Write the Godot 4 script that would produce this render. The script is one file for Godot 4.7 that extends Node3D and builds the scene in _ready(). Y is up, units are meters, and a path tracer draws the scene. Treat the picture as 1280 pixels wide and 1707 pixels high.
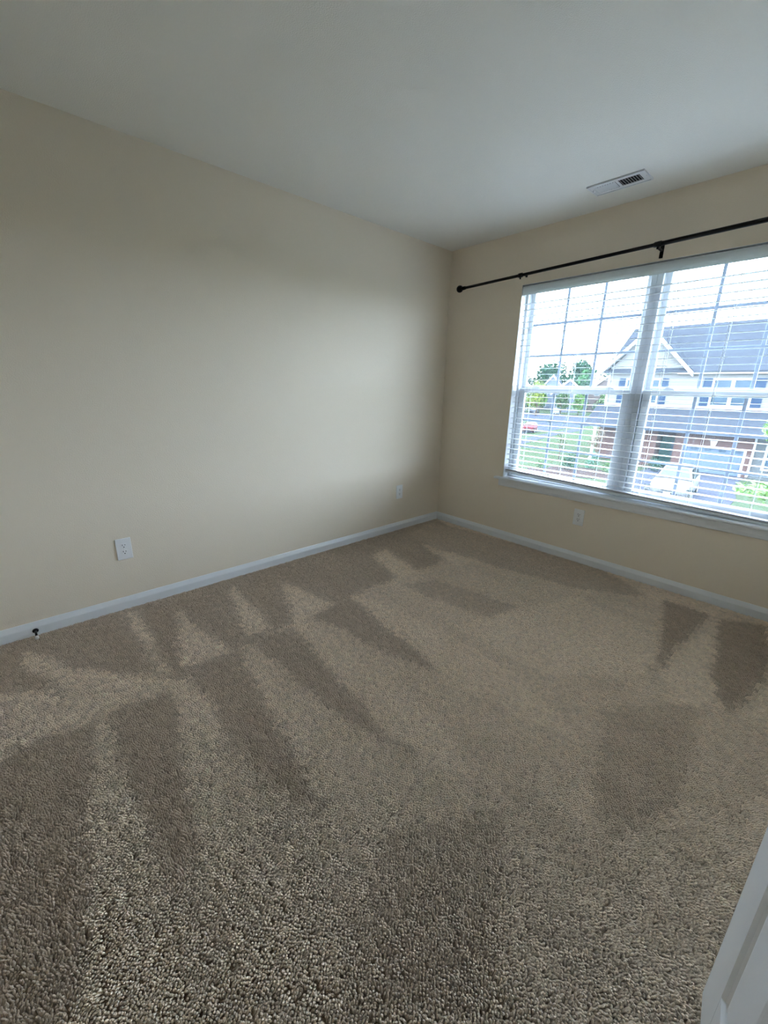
extends Node3D

const ROOM_X := 2.88      # right wall
const ROOM_Z := 3.95      # near wall
const ROOM_H := 2.44
const GROUND := -5.0      # the street lies one storey below
const WX0 := 0.725        # window opening
const WX1 := 2.549
const WY0 := 0.561
const WY1 := 2.072

var M := {}
var used := {}
var rng := RandomNumberGenerator.new()


# ------------------------------------------------------------------ helpers
func numbered(called: String) -> String:
	if not used.has(called):
		used[called] = 0
		return called
	used[called] += 1
	return "%s_%03d" % [called, used[called]]


func mat(col: Color, rough := 0.8, extra := {}) -> StandardMaterial3D:
	var m := StandardMaterial3D.new()
	m.albedo_color = col
	m.roughness = rough
	for k in extra:
		m.set(k, extra[k])
	return m


func sto() -> SurfaceTool:
	var st := SurfaceTool.new()
	st.begin(Mesh.PRIMITIVE_TRIANGLES)
	st.set_smooth_group(-1)
	return st


func done(st: SurfaceTool) -> ArrayMesh:
	st.generate_normals()
	return st.commit()


func meshobj(called: String, mesh: Mesh, material: Material, parent: Node = null) -> MeshInstance3D:
	var o := MeshInstance3D.new()
	o.mesh = mesh
	o.material_override = material
	if parent == null:
		o.name = numbered(called)
		add_child(o)
	else:
		o.name = called
		parent.add_child(o, true)
	return o


func obj(called: String, st: SurfaceTool, material: Material, parent: Node = null) -> MeshInstance3D:
	return meshobj(called, done(st), material, parent)


func tag(o: Node, label: String, category: String, group := "") -> Node:
	o.set_meta("label", label)
	o.set_meta("category", category)
	if group:
		o.set_meta("group", group)
	return o


func thing(called: String, label: String, category: String, at := Vector3.ZERO, turn := 0.0, group := "") -> Node3D:
	var o := Node3D.new()
	o.name = numbered(called)
	add_child(o)
	o.position = at
	o.rotation.y = turn
	tag(o, label, category, group)
	return o


func setting(o: Node, label: String, category: String) -> Node:
	o.set_meta("kind", "structure")
	return tag(o, label, category)


func tri(st: SurfaceTool, a: Vector3, b: Vector3, c: Vector3, n: Vector3) -> void:
	if (b - a).cross(c - a).dot(n) > 0.0:
		st.add_vertex(a); st.add_vertex(c); st.add_vertex(b)
	else:
		st.add_vertex(a); st.add_vertex(b); st.add_vertex(c)


func quad(st: SurfaceTool, a: Vector3, b: Vector3, c: Vector3, d: Vector3, n: Vector3) -> void:
	tri(st, a, b, c, n)
	tri(st, a, c, d, n)


# box with chamfered edges
func cbox(st: SurfaceTool, ctr: Vector3, size: Vector3, ch := 0.0015, xf := Transform3D.IDENTITY) -> void:
	var h := size / 2.0
	var c: float = minf(ch, minf(h.x, minf(h.y, h.z)) * 0.49)
	var nb := xf.basis
	var pt := func(s: Vector3, full: int) -> Vector3:
		var v := Vector3(s.x * (h.x - c), s.y * (h.y - c), s.z * (h.z - c))
		v[full] = s[full] * h[full]
		return xf * (ctr + v)
	for a in 3:
		var b := (a + 1) % 3
		var d := (a + 2) % 3
		for sa in [-1.0, 1.0]:
			var q := []
			for k in [[-1.0, -1.0], [1.0, -1.0], [1.0, 1.0], [-1.0, 1.0]]:
				var s := Vector3.ZERO
				s[a] = sa; s[b] = k[0]; s[d] = k[1]
				q.append(pt.call(s, a))
			var n := Vector3.ZERO
			n[a] = sa
			quad(st, q[0], q[1], q[2], q[3], nb * n)
			if c <= 0.0:
				continue
			for sb in [-1.0, 1.0]:
				var s0 := Vector3.ZERO
				s0[a] = sa; s0[b] = sb; s0[d] = -1.0
				var s1 := s0
				s1[d] = 1.0
				var n2 := Vector3.ZERO
				n2[a] = sa; n2[b] = sb
				quad(st, pt.call(s0, a), pt.call(s1, a), pt.call(s1, b), pt.call(s0, b), nb * n2)
	if c > 0.0:
		for sx in [-1.0, 1.0]:
			for sy in [-1.0, 1.0]:
				for sz in [-1.0, 1.0]:
					var s := Vector3(sx, sy, sz)
					tri(st, pt.call(s, 0), pt.call(s, 1), pt.call(s, 2), nb * s)


func box_between(st: SurfaceTool, lo: Vector3, hi: Vector3, ch := 0.0) -> void:
	cbox(st, (lo + hi) / 2.0, (hi - lo).abs(), ch)


# closed counter-clockwise profile (u, v) swept along w; place maps (u, v, w)
func extrude(st: SurfaceTool, prof: PackedVector2Array, w0: float, w1: float, place: Transform3D) -> void:
	if Geometry2D.is_polygon_clockwise(prof):
		prof.reverse()
	var n := prof.size()
	for i in n:
		var p := prof[i]
		var q := prof[(i + 1) % n]
		var e := q - p
		quad(st, place * Vector3(p.x, p.y, w0), place * Vector3(q.x, q.y, w0), place * Vector3(q.x, q.y, w1), place * Vector3(p.x, p.y, w1), place.basis * Vector3(e.y, -e.x, 0))
	var idx := Geometry2D.triangulate_polygon(prof)
	for k in range(0, idx.size(), 3):
		for end in [[w0, -1.0], [w1, 1.0]]:
			var a := prof[idx[k]]
			var b := prof[idx[k + 1]]
			var c := prof[idx[k + 2]]
			tri(st, place * Vector3(a.x, a.y, end[0]), place * Vector3(b.x, b.y, end[0]), place * Vector3(c.x, c.y, end[0]), place.basis * Vector3(0, 0, end[1]))


# lathe: profile of (radius, height) from bottom to top, around the y axis of place
func lathe(st: SurfaceTool, prof: PackedVector2Array, sides: int, place: Transform3D, smooth := true) -> void:
	st.set_smooth_group(1 if smooth else -1)
	for i in prof.size() - 1:
		var p := prof[i]
		var q := prof[i + 1]
		for k in sides:
			var a0 := TAU * k / sides
			var a1 := TAU * (k + 1) / sides
			var am := (a0 + a1) / 2.0
			var nn := Vector3(cos(am) * (q.y - p.y), -(q.x - p.x), sin(am) * (q.y - p.y))
			var v := [Vector3(cos(a0) * p.x, p.y, sin(a0) * p.x), Vector3(cos(a1) * p.x, p.y, sin(a1) * p.x), Vector3(cos(a1) * q.x, q.y, sin(a1) * q.x), Vector3(cos(a0) * q.x, q.y, sin(a0) * q.x)]
			for j in 4:
				v[j] = place * v[j]
			nn = place.basis * nn
			if p.x > 1e-6:
				tri(st, v[0], v[1], v[2], nn)
			if q.x > 1e-6:
				tri(st, v[0], v[2], v[3], nn)
	st.set_smooth_group(-1)


func rod_between(st: SurfaceTool, a: Vector3, b: Vector3, r: float, sides := 12, r2 := -1.0) -> void:
	var y := (b - a).normalized()
	var x := y.cross(Vector3(0.3, 0.2, 0.93)).normalized()
	var z := x.cross(y)
	var l := (b - a).length()
	var re := r if r2 < 0.0 else r2
	lathe(st, PackedVector2Array([Vector2(0, 0), Vector2(r, 0), Vector2(re, l), Vector2(0, l)]), sides, Transform3D(Basis(x, y, z), a), sides > 6)


func noise_tex(freq: float, size := 512, as_normal := false, bump := 4.0, oct := 4, ramp: Gradient = null) -> NoiseTexture2D:
	var t := NoiseTexture2D.new()
	var n := FastNoiseLite.new()
	n.seed = 11
	n.frequency = freq
	n.fractal_octaves = oct
	t.noise = n
	t.width = size
	t.height = size
	t.seamless = true
	t.as_normal_map = as_normal
	t.bump_strength = bump
	if ramp:
		t.color_ramp = ramp
	return t


func ramp2(a: Color, b: Color) -> Gradient:
	var g := Gradient.new()
	g.set_color(0, a)
	g.set_color(1, b)
	return g


func brick_tex() -> ImageTexture:
	var r := RandomNumberGenerator.new()
	r.seed = 5
	var im := Image.create(256, 256, false, Image.FORMAT_RGB8)
	im.fill(Color(0.27, 0.255, 0.25))
	for row in 16:
		for k in range(-1, 5):
			var x := k * 64 + (32 if row % 2 else 0)
			var c := Color(0.22, 0.15, 0.145).lerp(Color(0.27, 0.20, 0.195), r.randf())
			im.fill_rect(Rect2i(x + 2, row * 16 + 2, 60, 12), c)
	return ImageTexture.create_from_image(im)


# ------------------------------------------------------------------ scene
func _ready() -> void:
	rng.seed = 7
	make_camera_and_light()
	make_materials()
	make_shell()
	make_window()
	make_blind()
	make_rod()
	make_door()
	make_fittings()
	make_carpet()
	make_outside()


func make_camera_and_light() -> void:
	var cam := Camera3D.new()
	cam.name = "camera"
	cam.fov = 102.3235
	cam.near = 0.02
	cam.far = 600.0
	var b := Basis(Vector3.UP, 0.82702) * Basis(Vector3.RIGHT, -0.293556) * Basis(Vector3.BACK, 0.019798)
	cam.transform = Transform3D(b, Vector3(2.64856, 1.29383, 3.18136))
	add_child(cam)
	cam.current = true
	var env := Environment.new()
	env.background_mode = Environment.BG_SKY
	var sky := Sky.new()
	var sm := ProceduralSkyMaterial.new()
	sm.sky_top_color = Color(0.835, 0.915, 1.0)
	sm.sky_horizon_color = Color(0.835, 0.915, 1.0)
	sm.ground_bottom_color = Color(0.42, 0.45, 0.42)
	sm.ground_horizon_color = Color(0.42, 0.45, 0.42)
	sm.sun_angle_max = 1.0
	sky.sky_material = sm
	env.sky = sky
	env.background_energy_multiplier = 20.5
	env.tonemap_mode = Environment.TONE_MAPPER_LINEAR
	env.tonemap_exposure = 1.35
	env.sdfgi_enabled = true
	env.ssao_enabled = true
	env.ssil_enabled = true
	var we := WorldEnvironment.new()
	we.name = "world_environment"
	we.environment = env
	add_child(we)


func make_materials() -> void:
	var paint_bump := noise_tex(0.06, 512, false, 4.0, 3)
	M.wall = mat(Color(0.91, 0.864, 0.79), 0.75, {"heightmap_enabled": true, "heightmap_texture": paint_bump, "heightmap_scale": 0.05, "uv1_triplanar": true, "uv1_world_triplanar": true, "uv1_scale": Vector3(4, 4, 4)})
	M.ceiling = mat(Color(0.95, 0.945, 0.92), 0.9, {"heightmap_enabled": true, "heightmap_texture": paint_bump, "heightmap_scale": 0.07, "uv1_triplanar": true, "uv1_world_triplanar": true, "uv1_scale": Vector3(5, 5, 5)})
	M.trim = mat(Color(0.90, 0.91, 0.92), 0.35)
	M.door = mat(Color(0.90, 0.91, 0.92), 0.4)
	M.vinyl = mat(Color(0.84, 0.86, 0.88), 0.3)
	M.grid = mat(Color(0.62, 0.67, 0.74), 0.45)  # white bars tinted grey-blue: their backlit shade is put into the colour
	M.gap_dark = mat(Color(0.10, 0.10, 0.11), 0.7)  # near-black that stands for the shade in the sash gaps
	M.slat = mat(Color(0.76, 0.77, 0.78), 0.4, {})
	M.blind = mat(Color(0.90, 0.92, 0.93), 0.4, {"backlight_enabled": true, "backlight": Color(0.7, 0.72, 0.72)})
	M.cord = mat(Color(0.92, 0.93, 0.93), 0.8)
	M.glass = mat(Color(0.9, 0.97, 1.0, 0.06), 0.0, {"transparency": BaseMaterial3D.TRANSPARENCY_ALPHA, "metallic_specular": 0.15})
	M.black = mat(Color(0.045, 0.042, 0.045), 0.35, {"metallic": 0.6})
	M.plate = mat(Color(0.93, 0.93, 0.93), 0.3)
	M.slot = mat(Color(0.03, 0.03, 0.03), 0.8)
	M.steel = mat(Color(0.16, 0.16, 0.17), 0.3, {"metallic": 0.9})
	M.rubber = mat(Color(0.92, 0.92, 0.90), 0.6)
	M.vent = mat(Color(0.92, 0.93, 0.94), 0.4)
	M.dark = mat(Color(0.05, 0.05, 0.055), 0.8)
	# outside
	var mottle := noise_tex(0.03, 512, false, 4.0, 5, ramp2(Color(0.135, 0.165, 0.115), Color(0.22, 0.25, 0.18)))
	M.grass = mat(Color(1, 1, 1), 0.95, {"albedo_texture": mottle, "uv1_triplanar": true, "uv1_world_triplanar": true, "uv1_scale": Vector3(0.2, 0.2, 0.2)})
	M.asphalt = mat(Color(0.17, 0.18, 0.215), 0.9)
	M.concrete = mat(Color(0.185, 0.19, 0.22), 0.9)
	M.mulch = mat(Color(0.18, 0.145, 0.135), 1.0)
	M.siding = mat(Color(0.35, 0.345, 0.335), 0.7)
	M.white = mat(Color(0.55, 0.55, 0.55), 0.5)
	M.shingle = mat(Color(1, 1, 1), 0.95, {"albedo_texture": noise_tex(0.05, 256, false, 4.0, 3, ramp2(Color(0.125, 0.133, 0.15), Color(0.19, 0.20, 0.225))), "uv1_triplanar": true, "uv1_world_triplanar": true, "uv1_scale": Vector3(0.4, 2.0, 0.4)})
	M.brick = mat(Color(1, 0.92, 0.86), 0.9, {"albedo_texture": brick_tex(), "uv1_triplanar": true, "uv1_world_triplanar": true, "uv1_scale": Vector3(1.0, 0.85, 1.0)})
	M.shutter = mat(Color(0.13, 0.18, 0.25), 0.6)
	M.pane = mat(Color(0.15, 0.20, 0.24), 0.1, {"metallic_specular": 0.2})
	M.green_door = mat(Color(0.09, 0.19, 0.16), 0.5)
	M.garage = mat(Color(0.255, 0.29, 0.34), 0.5)
	M.bark = mat(Color(0.28, 0.24, 0.20), 0.95)
	for k in ["grass", "asphalt", "concrete", "mulch", "siding", "shingle", "brick", "shutter", "garage", "bark", "green_door", "white"]:
		M[k].specular_mode = BaseMaterial3D.SPECULAR_DISABLED
	M.windshield = mat(Color(0.06, 0.15, 0.15), 0.1, {"metallic_specular": 0.4})
	M.tire = mat(Color(0.05, 0.05, 0.05), 0.9)
	M.rim = mat(Color(0.6, 0.6, 0.62), 0.35, {"metallic": 0.7})
	M.carglass = mat(Color(0.05, 0.08, 0.085), 0.35, {"metallic_specular": 0.2})


# ------------------------------------------------------------------ the room
func make_shell() -> void:
	var st := sto()
	box_between(st, Vector3(-0.2, -0.25, -0.2), Vector3(ROOM_X + 0.2, -0.012, ROOM_Z + 0.2))
	setting(obj("floor", st, mat(Color(0.66, 0.59, 0.51), 1.0)), "beige carpeted floor with vacuum tracks", "floor")
	st = sto()
	box_between(st, Vector3(-0.2, ROOM_H, -0.2), Vector3(ROOM_X + 0.2, ROOM_H + 0.2, ROOM_Z + 0.2))
	setting(obj("ceiling", st, M.ceiling), "plain off-white ceiling with a vent near the window", "ceiling")
	st = sto()
	box_between(st, Vector3(-0.2, -0.012, -0.2), Vector3(0, ROOM_H, ROOM_Z + 0.2))
	setting(obj("wall_left", st, M.wall), "long beige wall on the left with two outlets", "wall")
	st = sto()
	box_between(st, Vector3(ROOM_X, -0.012, -0.2), Vector3(ROOM_X + 0.12, ROOM_H, 3.02))
	box_between(st, Vector3(ROOM_X, 2.05, 3.02), Vector3(ROOM_X + 0.12, ROOM_H, 3.80))
	box_between(st, Vector3(ROOM_X, -0.012, 3.80), Vector3(ROOM_X + 0.12, ROOM_H, ROOM_Z + 0.2))
	setting(obj("wall_right", st, M.wall), "beige side wall behind the open white door", "wall")
	st = sto()
	box_between(st, Vector3(0, -0.012, ROOM_Z), Vector3(ROOM_X, ROOM_H, ROOM_Z + 0.2))
	setting(obj("wall_near", st, M.wall), "beige wall at the near end of the room", "wall")
	make_hall()
	# window wall, with the opening
	st = sto()
	box_between(st, Vector3(0, -0.012, -0.16), Vector3(WX0, ROOM_H, 0))
	box_between(st, Vector3(WX1, -0.012, -0.16), Vector3(ROOM_X, ROOM_H, 0))
	box_between(st, Vector3(WX0, -0.012, -0.16), Vector3(WX1, WY0 - 0.018, 0))
	box_between(st, Vector3(WX0, WY1, -0.16), Vector3(WX1, ROOM_H, 0))
	setting(obj("wall_far", st, M.wall), "beige wall around the double window", "wall")
	# baseboards
	var prof := PackedVector2Array([Vector2(0, -0.012), Vector2(0.014, -0.012), Vector2(0.014, 0.044), Vector2(0.0128, 0.049), Vector2(0.0042, 0.0715), Vector2(0.003, 0.0735), Vector2(0, 0.0735)])
	var runs := [
		["baseboard_left", Transform3D(Basis(Vector3.RIGHT, Vector3.UP, Vector3.BACK), Vector3(0, 0, 0.0)), 0.0, ROOM_Z, "white bevelled baseboard along the left wall"],
		["baseboard_far", Transform3D(Basis(Vector3.BACK, Vector3.UP, Vector3.LEFT), Vector3.ZERO), -ROOM_X, -0.005, "white bevelled baseboard below the window"],
		["baseboard_right", Transform3D(Basis(Vector3.LEFT, Vector3.UP, Vector3.FORWARD), Vector3(ROOM_X, 0, 0)), -ROOM_Z, -0.014, "white baseboard behind the open door"],
	]
	for r in runs:
		st = sto()
		extrude(st, prof, r[2], r[3], r[1])
		setting(obj(r[0], st, M.trim), r[4], "baseboard")
	# stool (inner sill) and apron
	st = sto()
	var nose := PackedVector2Array([Vector2(-0.075, 0.543), Vector2(0.034, 0.543), Vector2(0.0385, 0.546), Vector2(0.040, 0.552), Vector2(0.0385, 0.558), Vector2(0.034, 0.561), Vector2(-0.075, 0.561)])
	var inner := PackedVector2Array([Vector2(-0.075, 0.543), Vector2(0.0, 0.543), Vector2(0.0, 0.561), Vector2(-0.075, 0.561)])
	var outer := PackedVector2Array([Vector2(0.0, 0.543), Vector2(0.034, 0.543), Vector2(0.0385, 0.546), Vector2(0.040, 0.552), Vector2(0.0385, 0.558), Vector2(0.034, 0.561), Vector2(0.0, 0.561)])
	var along_x := Transform3D(Basis(Vector3.BACK, Vector3.UP, Vector3.LEFT), Vector3.ZERO)
	extrude(st, inner, -WX1 + 0.0005, -WX0 - 0.0005, along_x)
	extrude(st, outer, -WX1 - 0.066, -WX0 + 0.066, along_x)
	setting(obj("trim_1", st, M.trim), "white window stool with a rounded nose under the blind", "window sill")
	st = sto()
	extrude(st, PackedVector2Array([Vector2(0, 0.4822), Vector2(0.009, 0.4822), Vector2(0.013, 0.486), Vector2(0.017, 0.505), Vector2(0.018, 0.5425), Vector2(0, 0.5425)]), -WX1 - 0.028, -WX0 + 0.028, along_x)
	setting(obj("trim_2", st, M.trim), "white apron board under the window stool", "trim")
	# white liner boards of the opening
	st = sto()
	box_between(st, Vector3(WX0 - 0.001, WY0, -0.155), Vector3(WX0 + 0.002, WY1, -0.0005))
	box_between(st, Vector3(WX1 - 0.002, WY0, -0.155), Vector3(WX1 + 0.001, WY1, -0.0005))
	box_between(st, Vector3(WX0 + 0.002, WY1 - 0.002, -0.155), Vector3(WX1 - 0.002, WY1 + 0.001, -0.0005))
	setting(obj("trim_3", st, M.trim), "white painted returns lining the window opening", "trim")


# the hall behind the open doorway, beside the camera; its unseen lamp is added fill
func make_hall() -> void:
	var x0 := ROOM_X + 0.12
	var x1 := x0 + 1.2
	var za := 2.0
	var zb := 4.9
	var st := sto()
	box_between(st, Vector3(x1, -0.15, za - 0.1), Vector3(x1 + 0.1, ROOM_H, zb + 0.1))
	box_between(st, Vector3(x0, -0.15, za - 0.1), Vector3(x1, ROOM_H, za))
	box_between(st, Vector3(x0, -0.15, zb), Vector3(x1, ROOM_H, zb + 0.1))
	box_between(st, Vector3(x0 - 0.1, -0.15, ROOM_Z + 0.2), Vector3(x0, ROOM_H, zb))
	setting(obj("wall_hall", st, M.wall), "beige walls of the hall behind the doorway", "wall")
	st = sto()
	box_between(st, Vector3(x0 - 0.1, ROOM_H, za - 0.1), Vector3(x1 + 0.1, ROOM_H + 0.2, zb + 0.1))
	setting(obj("ceiling", st, M.ceiling), "white ceiling of the hall behind the doorway", "ceiling")
	st = sto()
	box_between(st, Vector3(x0 - 0.12, -0.2, za - 0.1), Vector3(x1 + 0.1, -0.004, zb + 0.1))
	setting(obj("floor", st, mat(Color(0.66, 0.60, 0.52), 1.0)), "beige floor of the hall behind the doorway", "floor")
	var lamp := thing("added_fill_lamp", "unseen dome lamp added on the hall ceiling as fill light", "lamp", Vector3(x0 + 0.6, ROOM_H, 2.55))
	st = sto()
	lathe(st, PackedVector2Array([Vector2(0, -0.03), Vector2(0.17, -0.03), Vector2(0.17, 0.0), Vector2(0, 0.0)]), 32, Transform3D.IDENTITY)
	obj("base", st, M.trim, lamp)
	st = sto()
	lathe(st, PackedVector2Array([Vector2(0, -0.12), Vector2(0.06, -0.115), Vector2(0.11, -0.095), Vector2(0.145, -0.06), Vector2(0.155, -0.03)]), 32, Transform3D.IDENTITY)
	obj("added_glow_dome", st, mat(Color(1, 0.97, 0.92), 0.4, {"emission_enabled": true, "emission": Color(1.0, 0.90, 0.76), "emission_energy_multiplier": 0.25}), lamp)
	var l := OmniLight3D.new()  # added warm fill for the room
	l.name = "added_fill_light"
	l.position = Vector3(x0 + 0.6, ROOM_H - 0.07, 2.55)
	l.light_color = Color(1.0, 0.92, 0.80)
	l.light_energy = 0.12
	l.light_size = 0.12
	l.omni_range = 12.0
	l.omni_attenuation = 2.0
	l.shadow_enabled = true
	add_child(l)


# one double-hung unit
func make_unit(x0: float, x1: float, label: String) -> void:
	var w := thing("window_1" if not used.has("window_1") else "window_2", label, "window", Vector3(x0, 0, 0))
	w.set_meta("kind", "structure")
	var wd := x1 - x0
	var y0 := WY0 - 0.010
	var y1 := WY1 + 0.004
	var f := 0.035
	var st := sto()
	# frame: jambs with tracks, head and sill
	for s in [0.0, wd - f]:
		box_between(st, Vector3(s, y0, -0.150), Vector3(s + f, y1, -0.068), 0.002)
	for k in [[f, f + 0.004], [wd - f - 0.004, wd - f]]:      # parting beads between the two tracks
		box_between(st, Vector3(k[0], y0 + 0.03, -0.1155), Vector3(k[1], y1 - 0.03, -0.1125))
		box_between(st, Vector3(k[0], 1.315, -0.098), Vector3(k[1], y1 - 0.03, -0.094))
	box_between(st, Vector3(f, y1 - 0.03, -0.150), Vector3(wd - f, y1, -0.068), 0.002)
	box_between(st, Vector3(f, y0, -0.150), Vector3(wd - f, y0 + 0.024, -0.068), 0.002)
	obj("frame", st, M.vinyl, w)
	st = sto()
	for k in [f, wd - f]:      # dark strip that puts shade into the gap beside the lower sash
		box_between(st, Vector3(k - 0.0045, y0 + 0.026, -0.105), Vector3(k + 0.0045, 1.310, -0.100))
	obj("gap_shade", st, M.gap_dark, w)
	# sashes: upper one outside, lower one inside
	var defs := [
		["upper_sash", f + 0.003, wd - f - 0.003, 1.285, y1 - 0.02, 0.032, 0.040, 0.030, -0.142, -0.1165],
		["lower_sash", f + 0.005, wd - f - 0.005, y0 + 0.026, 1.310, 0.048, 0.036, 0.042, -0.108, -0.080],
	]
	for d in defs:
		var a: float = d[1]
		var b: float = d[2]
		var lo: float = d[3]
		var hi: float = d[4]
		var stile: float = d[5]
		var zc: float = (d[8] + d[9]) / 2.0
		st = sto()
		var gy0: float = lo + (d[6] if d[0] == "upper_sash" else d[7])
		var gy1: float = hi - (d[7] if d[0] == "upper_sash" else d[6])
		box_between(st, Vector3(a, lo, d[8]), Vector3(a + stile, hi, d[9]), 0.003)
		box_between(st, Vector3(b - stile, lo, d[8]), Vector3(b, hi, d[9]), 0.003)
		box_between(st, Vector3(a + stile, lo, d[8]), Vector3(b - stile, gy0, d[9]), 0.003)
		box_between(st, Vector3(a + stile, gy1, d[8]), Vector3(b - stile, hi, d[9]), 0.003)
		var sash := obj(d[0], st, M.vinyl, w)
		var ga := a + stile
		var gb := b - stile
		st = sto()
		box_between(st, Vector3(ga - 0.004, gy0 - 0.004, zc - 0.008), Vector3(gb + 0.004, gy1 + 0.004, zc - 0.005))
		obj("glass_pane", st, M.glass, sash)
		var gr := 0.0095
		for k in [1, 2]:
			st = sto()
			var gx := lerpf(ga, gb, k / 3.0)
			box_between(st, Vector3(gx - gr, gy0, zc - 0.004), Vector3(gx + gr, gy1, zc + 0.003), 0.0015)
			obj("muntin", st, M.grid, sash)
			st = sto()
			var gy := lerpf(gy0, gy1, k / 3.0)
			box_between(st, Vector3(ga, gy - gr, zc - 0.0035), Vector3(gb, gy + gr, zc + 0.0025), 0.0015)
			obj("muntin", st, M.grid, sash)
		if d[0] == "lower_sash":
			for k in [0.17, 0.83]:      # cam locks on the meeting rail
				st = sto()
				var arc := PackedVector2Array()
				for i in 13:
					var t := PI * i / 12.0
					arc.append(Vector2(cos(t) * 0.034, sin(t) * 0.017))
				extrude(st, arc, -0.104, -0.086, Transform3D(Basis.IDENTITY, Vector3(lerpf(a, b, k), hi, 0)))
				obj("sash_lock", st, M.vinyl, sash)


func make_window() -> void:
	make_unit(0.712, 1.637, "left half of the white double-hung window with grid bars")
	make_unit(1.637, 2.562, "right half of the white double-hung window facing the house")


func make_blind() -> void:
	var b := thing("window_blind", "white horizontal slat blind, open, hanging across the whole double window", "blind", Vector3(0, 0, 0))
	var xa := WX0 + 0.006
	var xb := WX1 - 0.006
	var along_x := Transform3D(Basis(Vector3.BACK, Vector3.UP, Vector3.LEFT), Vector3.ZERO)
	var st := sto()
	extrude(st, PackedVector2Array([Vector2(-0.007, 1.998), Vector2(-0.0035, 1.998), Vector2(-0.003, 2.004), Vector2(-0.0045, 2.012), Vector2(-0.003, 2.024), Vector2(-0.003, 2.052), Vector2(-0.0045, 2.060), Vector2(-0.007, 2.060)]), -xb, -xa, along_x)
	for x in [xa + 0.001, xb - 0.001]:
		box_between(st, Vector3(x - 0.001, 1.998, -0.05), Vector3(x + 0.001, 2.060, -0.007))
	obj("valance", st, M.blind, b)
	st = sto()
	box_between(st, Vector3(xa + 0.004, 2.028, -0.062), Vector3(xb - 0.004, 2.064, -0.010), 0.002)
	obj("headrail", st, M.trim, b)
	# one crowned slat, shared by all
	st = sto()
	var prof := PackedVector2Array()
	for i in 7:
		var u := lerpf(-0.0235, 0.0235, i / 6.0)
		prof.append(Vector2(u, 0.0012 * (1.0 - pow(u / 0.025, 2.0))))
	for i in 7:
		var u := lerpf(0.0235, -0.0235, i / 6.0)
		prof.append(Vector2(u, 0.0012 * (1.0 - pow(u / 0.025, 2.0)) - 0.0015))
	extrude(st, prof, -xb + 0.003, -xa - 0.003, along_x)
	var slat := done(st)
	for k in 31:
		var y := 0.633 + k * 0.0435
		var o := meshobj("slat", slat, M.slat, b)
		var tilt := 0.01 + 0.006 * sin(k * 2.1)
		var roll := Basis.IDENTITY
		if k == 0:
			roll = Basis(Vector3.BACK, -0.009)
			y = 0.641
		# outer edge a little higher than the room edge; turn about the slat's own middle line
		o.transform = Transform3D(roll * Basis(Vector3.RIGHT, tilt), Vector3(0, y, -0.036))
		if k == 0:
			o.position.y += sin(0.009) * (xa + xb) / 2.0
	# bottom rail with a few spare slats lying on it, hanging askew
	var rail := Transform3D(Basis(Vector3.BACK, -0.0247), Vector3((xa + xb) / 2.0, 0.595, -0.036))
	var half := (xb - xa) / 2.0 - 0.003
	st = sto()
	cbox(st, Vector3(0, -0.006, 0), Vector3(half * 2.0, 0.018, 0.051), 0.003, rail)
	obj("bottom_rail", st, M.blind, b)
	for k in 3:
		st = sto()
		cbox(st, Vector3(0, 0.0055 + k * 0.0042, 0.0008 * (k % 2)), Vector3(half * 2.0, 0.0030, 0.050), 0.0008, rail)
		obj("slat", st, M.slat, b)
	# ladder cords
	for x in [0.868, 1.20, 1.470, 1.78, 2.073, 2.382]:
		st = sto()
		var yb: float = 0.612 - (x - 1.637) * 0.0247
		for z in [-0.0095, -0.0625]:
			rod_between(st, Vector3(x, yb - 0.016, z), Vector3(x, 2.03, z), 0.0011, 6)
		rod_between(st, Vector3(x + 0.006, yb, -0.036), Vector3(x + 0.006, 2.03, -0.036), 0.0009, 6)
		for k in 31:
			var y: float = 0.633 + k * 0.0435 - 0.0045
			if y > yb + 0.01:
				rod_between(st, Vector3(x, y - 0.0012, -0.0095), Vector3(x, y + 0.0019, -0.0625), 0.0006, 4)
		obj("ladder_cord", st, M.cord, b)


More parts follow.
